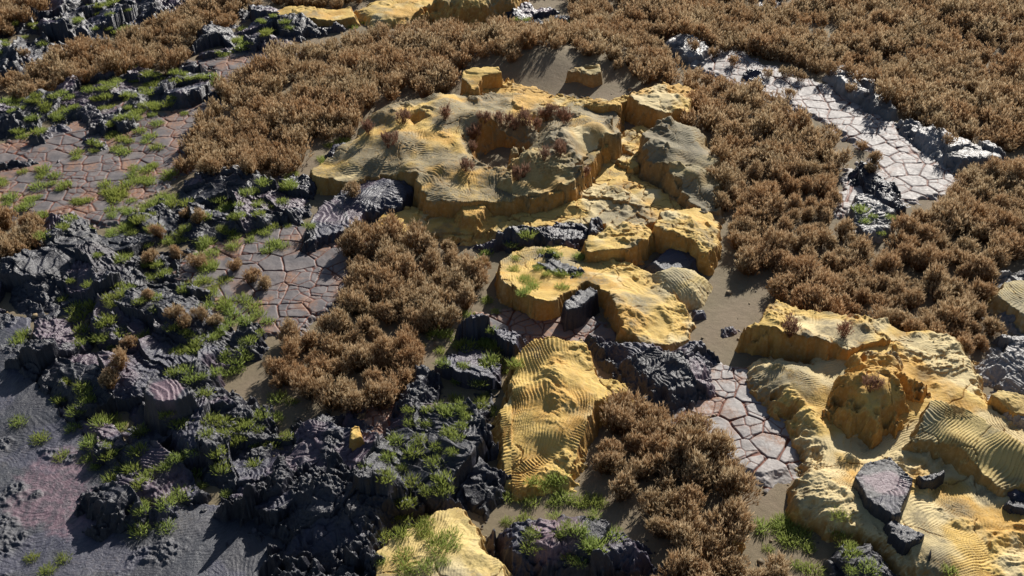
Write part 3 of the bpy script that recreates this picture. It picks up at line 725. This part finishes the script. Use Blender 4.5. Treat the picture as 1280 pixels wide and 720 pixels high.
def shrub_geo(seed, nplume, nblade, R=.27, Ht=.42, wid=.012, ln0=(.09, .19)):
    r = np.random.default_rng(seed)
    # plume feet spread through a lobed dome, leaning outward
    nl = r.integers(4, 7)
    lx, ly = R * .62 * r.uniform(-1, 1, nl), R * .62 * r.uniform(-1, 1, nl)
    lh = Ht * r.uniform(.62, 1.08, nl); lr = R * r.uniform(.38, .6, nl)
    li = r.integers(0, nl, nplume)
    a = r.uniform(0, 2 * math.pi, nplume); q = np.sqrt(r.uniform(0, 1, nplume))
    x, y = lx[li] + lr[li] * q * np.cos(a), ly[li] + lr[li] * q * np.sin(a)
    zt = lh[li] * (1 - .55 * q ** 2.2) * r.uniform(.55, 1.05, nplume)
    foot = np.stack([x, y, zt], 1)
    ax = unit(np.stack([np.cos(a) * q * .35 + x * .9, np.sin(a) * q * .35 + y * .9, np.ones(nplume)], 1) + r.normal(0, .15, (nplume, 3)))
    ln = r.uniform(ln0[0], ln0[1], nplume)
    pi = np.repeat(np.arange(nplume), nblade)
    n = len(pi)
    u = r.uniform(0, .7, n)
    b = foot[pi] + ax[pi] * (u * ln[pi])[:, None] + r.normal(0, .007, (n, 3))
    d = unit(ax[pi] + r.normal(0, .30, (n, 3)))
    L = ln[pi] * r.uniform(.3, .55, n)
    v = blades(b, d, L, wid * r.uniform(.6, 1.4, n), r)
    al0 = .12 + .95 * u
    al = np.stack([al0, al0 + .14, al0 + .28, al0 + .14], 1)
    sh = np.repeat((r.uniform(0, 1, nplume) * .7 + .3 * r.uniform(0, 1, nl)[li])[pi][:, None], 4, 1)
    # woody stems from the root to each plume
    m = nplume // 2
    k = r.choice(nplume, m, replace=False)
    sb = np.stack([x[k] * .3, y[k] * .3, np.full(m, -.04)], 1)
    sv = foot[k] - sb
    ls = np.linalg.norm(sv, axis=1)
    v2 = blades(sb, unit(sv), ls * 1.1, np.full(m, .012), r)
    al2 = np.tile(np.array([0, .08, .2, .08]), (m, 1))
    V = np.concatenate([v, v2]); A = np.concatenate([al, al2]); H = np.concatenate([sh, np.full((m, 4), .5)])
    return V.reshape(-1, 3), A.ravel().clip(0, 1), H.ravel()


def grass_geo(seed, n=210, R=.13, L=.115, wid=.009):
    r = np.random.default_rng(seed)
    a = r.uniform(0, 2 * math.pi, n); q = np.sqrt(r.uniform(0, 1, n)) * r.choice([1, 1, .6], n)
    b = np.stack([R * q * np.cos(a), R * q * np.sin(a), np.full(n, -.01)], 1)
    ax = unit(np.stack([np.cos(a) * q * .6, np.sin(a) * q * .6, np.ones(n)], 1) + r.normal(0, .28, (n, 3)))
    l = L * r.uniform(.45, 1.2, n)
    v = blades(b, ax, l, wid * r.uniform(.7, 1.3, n), r, .12)
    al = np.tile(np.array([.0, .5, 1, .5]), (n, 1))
    sh = np.repeat(r.uniform(0, 1, n)[:, None], 4, 1)
    return v.reshape(-1, 3), al.ravel(), sh.ravel()


def plant_mesh(name, geo_, mat):
    V, A, H = geo_
    o = mesh_object(name, V, np.arange(len(V)).reshape(-1, 4), mat, None, {'along': A, 'shade': H}, smooth=False)
    return o


# clumps of shrubs: outline in photo pixels, their name, spacing
PATCH = [
    ([(-80, -40), (80, -40), (70, 5), (40, 28), (10, 36), (-80, 45)], 'dry brown shrub in the patch filling the top left corner', .36),
    ([(-80, 98), (20, 85), (55, 76), (78, 58), (100, 48), (140, 52), (152, 38), (172, 28), (215, 15), (240, -10), (270, -40), (330, -40), (322, 0), (300, 14), (288, 26), (258, 40), (245, 55), (230, 74), (210, 84), (165, 82), (145, 92), (118, 97), (78, 108), (36, 118), (18, 118), (8, 106), (-80, 112)], 'dry tan shrub in the long diagonal strip across the upper left', .39),
    ([(345, -40), (700, -40), (690, -18), (600, -24), (480, -14), (425, 4), (380, 4), (340, -5)], 'dry brown shrub growing along the middle of the top edge', .39),
    ([(222, 188), (275, 105), (292, 84), (330, 72), (400, 48), (430, 42), (470, 32), (520, 28), (545, 26), (570, 30), (620, 28), (690, 30), (720, 42), (770, 62), (750, 84), (720, 72), (700, 76), (660, 80), (640, 92), (625, 84), (600, 84), (576, 90), (570, 110), (540, 114), (475, 116), (466, 130), (450, 150), (440, 165), (415, 165), (395, 168), (385, 185), (378, 203), (340, 214), (318, 228), (290, 215), (250, 215), (228, 204)], 'dry brown shrub in the thick belt behind and left of the yellow dome', .39),
    ([(700, -40), (1360, -40), (1360, 190), (1240, 178), (1195, 166), (1150, 150), (1092, 122), (1045, 96), (1000, 80), (960, 66), (890, 55), (836, 40), (828, 55), (790, 64), (760, 52), (722, 38), (712, 12)], 'dry tan shrub on the wide slope across the upper right', .39),
    ([(770, 62), (828, 58), (850, 82), (880, 88), (925, 102), (965, 110), (990, 132), (1030, 155), (1050, 180), (1052, 200), (1044, 230), (1050, 255), (1060, 290), (1085, 304), (1040, 330), (950, 345), (928, 330), (912, 310), (905, 290), (908, 270), (898, 248), (893, 230), (890, 200), (897, 175), (882, 160), (862, 152), (852, 138), (872, 112), (848, 100), (800, 96), (750, 84)], 'dry brown shrub in the belt curving down right of the yellow dome', .39),
    ([(1085, 304), (1115, 295), (1128, 270), (1180, 258), (1192, 228), (1232, 202), (1360, 195), (1360, 310), (1260, 330), (1240, 352), (1242, 390), (1258, 412), (1228, 428), (1200, 440), (1145, 424), (1092, 412), (1070, 412), (1022, 402), (1000, 392), (965, 362), (950, 345), (1040, 330)], 'dry brown shrub in the big thicket at the right, above the yellow mesa', .39),
    ([(442, 292), (490, 280), (520, 290), (560, 292), (600, 325), (612, 352), (604, 378), (578, 380), (562, 392), (540, 410), (525, 436), (512, 470), (502, 484), (485, 508), (468, 512), (420, 508), (370, 484), (322, 462), (328, 440), (370, 404), (400, 398), (426, 366), (430, 342), (416, 324), (430, 302)], 'dry brown shrub in the oval thicket left of the golden mesa', .36),
    ([(748, 516), (780, 498), (812, 506), (845, 510), (885, 528), (902, 552), (926, 580), (942, 608), (946, 640), (938, 665), (924, 682), (958, 694), (985, 712), (1000, 760), (730, 760), (742, 722), (790, 715), (846, 694), (842, 672), (802, 652), (782, 628), (772, 612), (742, 594), (728, 582), (732, 552)], 'dry brown shrub in the clump at bottom centre, below the yellow cone', .35),
    ([(-80, 255), (30, 264), (50, 277), (58, 290), (43, 306), (25, 320), (-80, 335)], 'dry tan shrub in the small clump at the left edge', .38),
]
BARE = [((1020, 42), (1.0, .55)), ((1236, 71), (1.3, .35)), ((990, 5), (.7, .6)), ((950, 5), (.9, .5)),
        ((545, 372), (.35, .25)), ((805, 610), (.3, .25))]

shr = []   # x, y, z, scale, patch number
for k, (poly, lab, sp) in enumerate(PATCH):
    W = P(poly, .25)
    mn, mx = W.min(0), W.max(0)
    n = int((mx[0] - mn[0]) * (mx[1] - mn[1]) / (sp * sp) * 7)
    pts = rng.uniform(mn, mx, (n, 2))
    pts = pts[sdf(W, pts[:, 0], pts[:, 1]) + .10 * fbm(pts[:, 0], pts[:, 1], 1.2, 2, 55) > .12]
    for (bx, by), (ra, rb) in BARE:
        c = at(bx, by)
        pts = pts[((pts[:, 0] - c[0]) / ra) ** 2 + ((pts[:, 1] - c[1]) / rb) ** 2 > 1]
    got = np.zeros((0, 2))
    for p in pts:
        if len(got) == 0 or ((got - p) ** 2).sum(1).min() > (sp * .86) ** 2:
            got = np.vstack([got, p])
    for p in got:
        shr.append((p[0], p[1], drop(*p), .74 + .40 * rng.random() + .25 * float(noise(np.array([p[0] * .5]), np.array([p[1] * .5]), 77)[0]), k))

LONE = [(440, 246), (515, 452), (235, 270), (250, 277), (198, 296), (225, 322), (247, 331), (295, 336), (315, 350), (331, 360), (190, 328), (182, 374),
        (218, 396), (250, 399), (270, 403), (162, 434), (153, 458), (141, 484), (230, 408), (866, 62), (895, 72), (915, 82), (962, 76), (958, 96), (982, 96), (1000, 102), (985, 122),
        (1062, 114), (1076, 187), (1090, 204), (1092, 214), (1112, 120), (1180, 134), (1175, 160), (1186, 180), (33, 72), (70, 66), (1256, 160)]
for (px, py) in LONE:
    p = land(px, py)
    shr.append((p.x, p.y, p.z, .5 + .25 * rng.random(), 99))


def pix_of(x, y, z):
    v = np.array([x, y, z - CAM_H]); d = v @ FW
    return 640 + v[0] / d / TH * 640, 360 - (v @ UP) / d / TH * 640, d


order = []
for i, t in enumerate(shr):
    px, py, d = pix_of(t[0], t[1], t[2] + .25)
    inside = -20 < px < 1300 and -20 < py < 760
    order.append((0 if inside else 1, d, i))
order.sort()
single = {i for f, d, i in order[:300] if f == 0}

grass_spots = {
    'green grass tuft on the broken lava and ash in the lower left': [(30, 523), (50, 548), (80, 568), (73, 498), (88, 532), (93, 512), (110, 503), (105, 485), (120, 523), (135, 522), (152, 530), (112, 553), (133, 557), (135, 568), (110, 572), (117, 583), (137, 598), (155, 582), (173, 540), (175, 562), (173, 583), (182, 593), (172, 603), (197, 590), (208, 580), (180, 623), (180, 637), (242, 590), (253, 603), (217, 612), (208, 627), (207, 660), (173, 665), (43, 693), (78, 698), (57, 710), (28, 420), (98, 420), (115, 422), (125, 402), (130, 423), (148, 415), (177, 417), (80, 473), (102, 477), (115, 377), (145, 378)],
    'green grass tuft on the blocks around the sandy clearing, lower left': [(208, 513), (228, 527), (245, 563), (227, 568), (263, 523), (277, 522), (283, 540), (303, 545), (277, 563), (278, 583), (315, 575), (282, 615), (313, 525), (325, 535), (342, 520), (362, 542), (340, 550), (317, 555), (367, 500), (345, 497), (260, 543), (325, 515), (305, 530), (295, 552)],
    'green grass tuft on the ropy lava sheet beside the yellow cone': [(517, 512), (515, 525), (534, 507), (532, 530), (567, 495), (574, 505), (560, 513), (587, 520), (607, 492), (617, 513), (577, 530), (567, 545), (547, 557), (557, 560), (490, 548), (489, 570), (520, 548), (515, 562), (504, 582), (540, 577), (457, 582), (487, 593), (515, 600), (534, 613), (555, 600), (557, 613), (510, 627), (502, 643), (587, 393), (615, 392), (562, 417), (612, 410), (624, 430), (610, 423), (572, 432), (552, 437), (554, 452), (577, 457), (604, 453), (617, 447), (574, 477), (597, 475), (634, 460), (644, 453), (552, 505), (580, 512), (598, 505), (562, 540)],
    'green grass tuft on the pale yellow rock at the bottom edge': [(504, 667), (534, 653), (535, 667), (564, 665), (570, 680), (550, 687), (555, 700), (507, 697), (515, 710), (534, 710), (475, 673), (477, 698), (528, 660), (545, 672)],
    'green grass tuft on the sandy foot of the yellow cone': [(667, 600), (680, 598), (700, 597), (690, 603), (672, 606), (637, 620), (660, 625), (694, 627), (704, 623), (724, 625), (740, 623), (752, 625), (732, 630)],
    'green grass tuft on the pink topped black rock at the bottom edge': [(634, 652), (657, 647), (667, 665), (692, 645), (694, 667), (710, 657), (727, 663), (734, 677), (744, 680), (740, 643), (762, 668), (664, 683), (720, 697), (727, 700), (718, 662), (738, 670), (702, 664)],
    'green grass tuft between the bottom shrubs and the yellow apron': [(956, 657), (970, 662), (986, 653), (980, 667), (1000, 670), (986, 680), (1015, 683), (960, 685), (993, 703), (1016, 712), (1046, 643), (1046, 663), (1053, 680), (1068, 688), (1083, 707), (1063, 713), (1188, 713), (975, 655), (992, 662)],
    'green grass tuft on the lava ledge between strip and left channel': [(20, 123), (7, 125), (30, 130), (43, 125), (57, 127), (62, 117), (85, 117), (93, 128), (80, 132), (53, 137), (73, 135), (17, 160), (23, 163), (33, 147), (120, 123), (133, 120), (140, 110), (150, 100), (157, 113), (167, 100), (180, 93), (193, 90), (200, 98), (183, 103), (187, 113), (173, 117), (180, 127), (157, 133), (147, 147), (140, 153), (167, 143), (177, 137), (190, 140), (200, 130), (210, 127), (227, 90), (230, 98), (245, 95), (267, 92), (263, 103), (157, 87), (140, 130), (130, 100)],
    'green grass tuft in the corner lava above the tan shrub strip': [(143, 3), (160, 8), (125, 5), (120, 13), (97, 18), (118, 27), (128, 33), (143, 40), (52, 35), (30, 42), (7, 53), (7, 62), (55, 53), (38, 30)],
    'green grass tuft rooted on and around the left cracked channel': [(137, 167), (152, 173), (177, 160), (187, 167), (182, 175), (112, 175), (118, 183), (48, 163), (97, 193), (193, 203), (60, 213), (70, 218), (80, 227), (27, 217), (5, 227), (50, 233), (167, 210), (177, 220), (157, 227), (133, 230), (143, 237), (185, 222), (213, 217)],
    'green grass tuft on the lava between the left shrubs and channel': [(33, 253), (50, 250), (57, 267), (80, 280), (57, 293), (10, 247), (137, 270), (143, 260), (160, 260), (180, 263), (167, 277), (153, 283), (163, 287), (137, 292), (177, 273), (190, 267), (147, 243), (110, 245), (190, 252), (213, 253), (125, 315), (155, 318), (180, 302)],
    'green grass tuft along the foot of the big shrub belt, left': [(273, 247), (283, 260), (303, 253), (300, 267), (327, 263), (343, 253), (280, 280), (253, 270), (360, 282), (220, 298), (232, 295), (257, 300), (253, 308), (287, 305), (307, 295), (317, 290), (337, 292), (340, 302), (337, 227), (353, 233), (370, 217), (405, 197), (417, 183), (322, 240), (362, 226)],
    'green grass tuft amid lava left of the middle cracked ground': [(193, 330), (257, 323), (267, 327), (247, 317), (187, 345), (255, 348), (88, 350), (117, 353), (147, 352), (153, 368), (170, 373), (263, 368), (268, 357), (303, 372), (230, 365), (193, 382), (325, 392), (333, 405), (293, 390), (305, 400), (230, 413), (247, 422), (263, 420), (280, 408)],
    'green grass tuft at the left end of the oval shrub thicket': [(227, 438), (245, 433), (283, 437), (300, 437), (293, 447), (310, 443), (298, 460), (233, 462), (213, 465), (260, 470), (240, 470), (277, 453), (268, 462), (285, 465), (257, 488)],
    'green grass tuft beside the dark slabs near the top left channel': [(290, 47), (310, 50), (300, 57), (330, 40), (320, 27), (337, 23), (357, 22), (283, 67), (325, 33), (452, 28)],
    'green grass tuft growing in the hollow of the golden mesa': [(600, 322), (639, 302), (654, 308), (637, 325), (644, 338), (657, 343), (674, 333), (677, 343), (667, 357), (680, 308), (699, 318), (717, 318), (694, 337), (704, 343), (725, 323), (724, 338), (710, 357), (657, 360), (650, 348), (688, 312), (666, 348)],
    'green grass tuft behind the rear shrub belt at the top': [(644, 20), (600, 26), (690, 25), (710, 25), (655, 22)],
    'green grass tuft on the grey slab ringed by shrubs at right': [(1075, 262), (1083, 275), (1090, 268), (1110, 270), (1102, 288)],
}
gs = []; extra = []
for lab, pts in grass_spots.items():
    for (px, py) in pts:
        p = land(px + rng.normal(0, 3), py + 3 + rng.normal(0, 2))
        gs.append((p, lab))
for p, lab in list(gs):
    if p.y > 15 and p.x < 0:
        for q_ in range(1):
            x, y = p.x + rng.normal(0, .3), p.y + rng.normal(0, .3)
            extra.append((Vector((x, y, drop(x, y))), 'x'))
dead_spots = [(460, 165), (487, 180), (505, 152), (557, 147), (592, 172), (590, 186), (625, 153), (655, 152), (681, 147), (667, 160), (706, 152), (585, 212), (650, 222), (680, 197), (701, 192), (730, 217), (1090, 486), (985, 415), (605, 150), (1055, 418), (690, 140), (640, 158)]
ds = [land(px, py + 2) for px, py in dead_spots]

# prototypes, placed as the first of their kind
# small stones lying about on the sand
sv, sq = [], []
stones = 0
while stones < 900:
    px, py = rng.uniform(-40, 1320), rng.uniform(0, 740)
    p = land(px, py)
    if p.z > .02 or (stones % 3 and float(fbm(np.array([p.x]), np.array([p.y]), .8, 3, 700)[0]) < .05): 
        stones += 1 if rng.random() < .2 else 0
        continue
    stones += 1
    k = rng.uniform(.008, .03) * (1 + 1.5 * (rng.random() < .06))
    c8 = np.array([(i, j, l) for l in (-.6, .7) for i, j in ((-1, -1), (1, -1), (1, 1), (-1, 1))], float) * k
    c8 = c8 * rng.uniform(.6, 1.25, (8, 3)); c8[4:, :2] *= .7
    a = rng.uniform(0, 6.28); R2 = np.array([[math.cos(a), -math.sin(a)], [math.sin(a), math.cos(a)]])
    c8[:, :2] = c8[:, :2] @ R2.T
    n0 = 8 * len(sv)
    sv.append(c8 + np.array(p)); sq.append(n0 + np.array([[0, 3, 2, 1], [4, 5, 6, 7], [0, 1, 5, 4], [1, 2, 6, 5], [2, 3, 7, 6], [3, 0, 4, 7]]))
m_, nt_, bs_ = newmat('pebble')
nt_.links.new(mix(nt_, ramp(nt_, tex(nt_, 3, 3), .4, .6), (.10, .085, .07), (.30, .22, .12)), bs_.inputs['Base Color'])
bs_.inputs['Roughness'].default_value = .85
tag(mesh_object('pebbles', np.concatenate(sv), np.concatenate(sq), m_, smooth=False), 'small stones littering the sand', None, None, 'stuff')

near = [plant_mesh('dry_shrub', shrub_geo(200 + i, 300, 9), M_B) for i in range(6)]
used = set()
for i in sorted(single):
    x, y, z, s, k = shr[i]
    v = i % 6
    o = near[v] if v not in used else near[v].copy()
    if v in used: COL.objects.link(o)
    used.add(v)
    o.location = (x, y, z - .03); o.scale = (s, s, s * rng.uniform(.85, 1.2)); o.rotation_euler = (0, 0, rng.uniform(0, 6.28))
    if k == 99:
        tag(o, 'small separate dry shrub on lava or cracked plates, outside the thickets', 'shrub', 'scattered single shrubs')
    else:
        tag(o, PATCH[k][1], 'shrub', PATCH[k][1].replace('dry brown shrub', 'brown shrubs').replace('dry tan shrub', 'tan shrubs'))
far = [shrub_geo(300 + i, 150, 7, wid=.019, ln0=(.11, .21)) for i in range(5)]
VV, AA, HH = [], [], []
for i, (x, y, z, s, k) in enumerate(shr):
    if i in single: continue
    V, A, H = far[i % 5]
    a = rng.uniform(0, 6.28); c, sn = math.cos(a), math.sin(a)
    VV.append(np.stack([x + s * (V[:, 0] * c - V[:, 1] * sn), y + s * (V[:, 0] * sn + V[:, 1] * c), z - .03 + s * rng.uniform(.85, 1.2) * V[:, 2]], 1))
    AA.append(A); HH.append(H)
if VV:
    tag(plant_mesh('distant_shrubs', (np.concatenate(VV), np.concatenate(AA), np.concatenate(HH)), M_B), 'mass of dry brown shrubs on the far slopes', None, None, 'stuff')
print('shrubs', len(shr), 'single', len(single), 'grass', len(gs))

gp = [plant_mesh('grass_tuft', grass_geo(400 + i), M_G) for i in range(5)]
used = set()
gs.sort(key=lambda t: t[0].y)
gs += extra
for i, (p, lab) in enumerate(gs[:300]):
    v = i % 5
    o = gp[v] if v not in used else gp[v].copy()
    if v in used: COL.objects.link(o)
    used.add(v)
    s = rng.uniform(.65, 1.2) * (1.25 if p.y > 20 else 1)
    o.location = p; o.scale = (s, s, s * rng.uniform(.8, 1.2)); o.rotation_euler = (0, 0, rng.uniform(0, 6.28))
    tag(o, lab, 'grass', lab.replace('green grass tuft', 'grass tufts'))
if len(gs) > 300:
    VV, AA, HH = [], [], []
    for i, (p, lab) in enumerate(gs[300:]):
        V, A, H = grass_geo(500 + i)
        VV.append(V * rng.uniform(.75, 1.35) + np.array(p)); AA.append(A); HH.append(H)
    tag(plant_mesh('distant_grass', (np.concatenate(VV), np.concatenate(AA), np.concatenate(HH)), M_G), 'farthest green grass tufts', None, None, 'stuff')

wp_ = [plant_mesh('withered_shrub', shrub_geo(600 + i, 70, 10, R=.13, Ht=.15, wid=.010), M_BP) for i in range(3)]
for i, p in enumerate(ds):
    o = wp_[i] if i < 3 else wp_[i % 3].copy()
    if i >= 3: COL.objects.link(o)
    s = rng.uniform(.8, 1.3)
    o.location = (p.x, p.y, p.z - .02); o.scale = (s, s, s * 1.2); o.rotation_euler = (0, 0, rng.uniform(0, 6.28))
    tag(o, 'sparse pinkish withered shrub growing on bare yellow rock', 'shrub', 'withered shrubs on yellow rock')
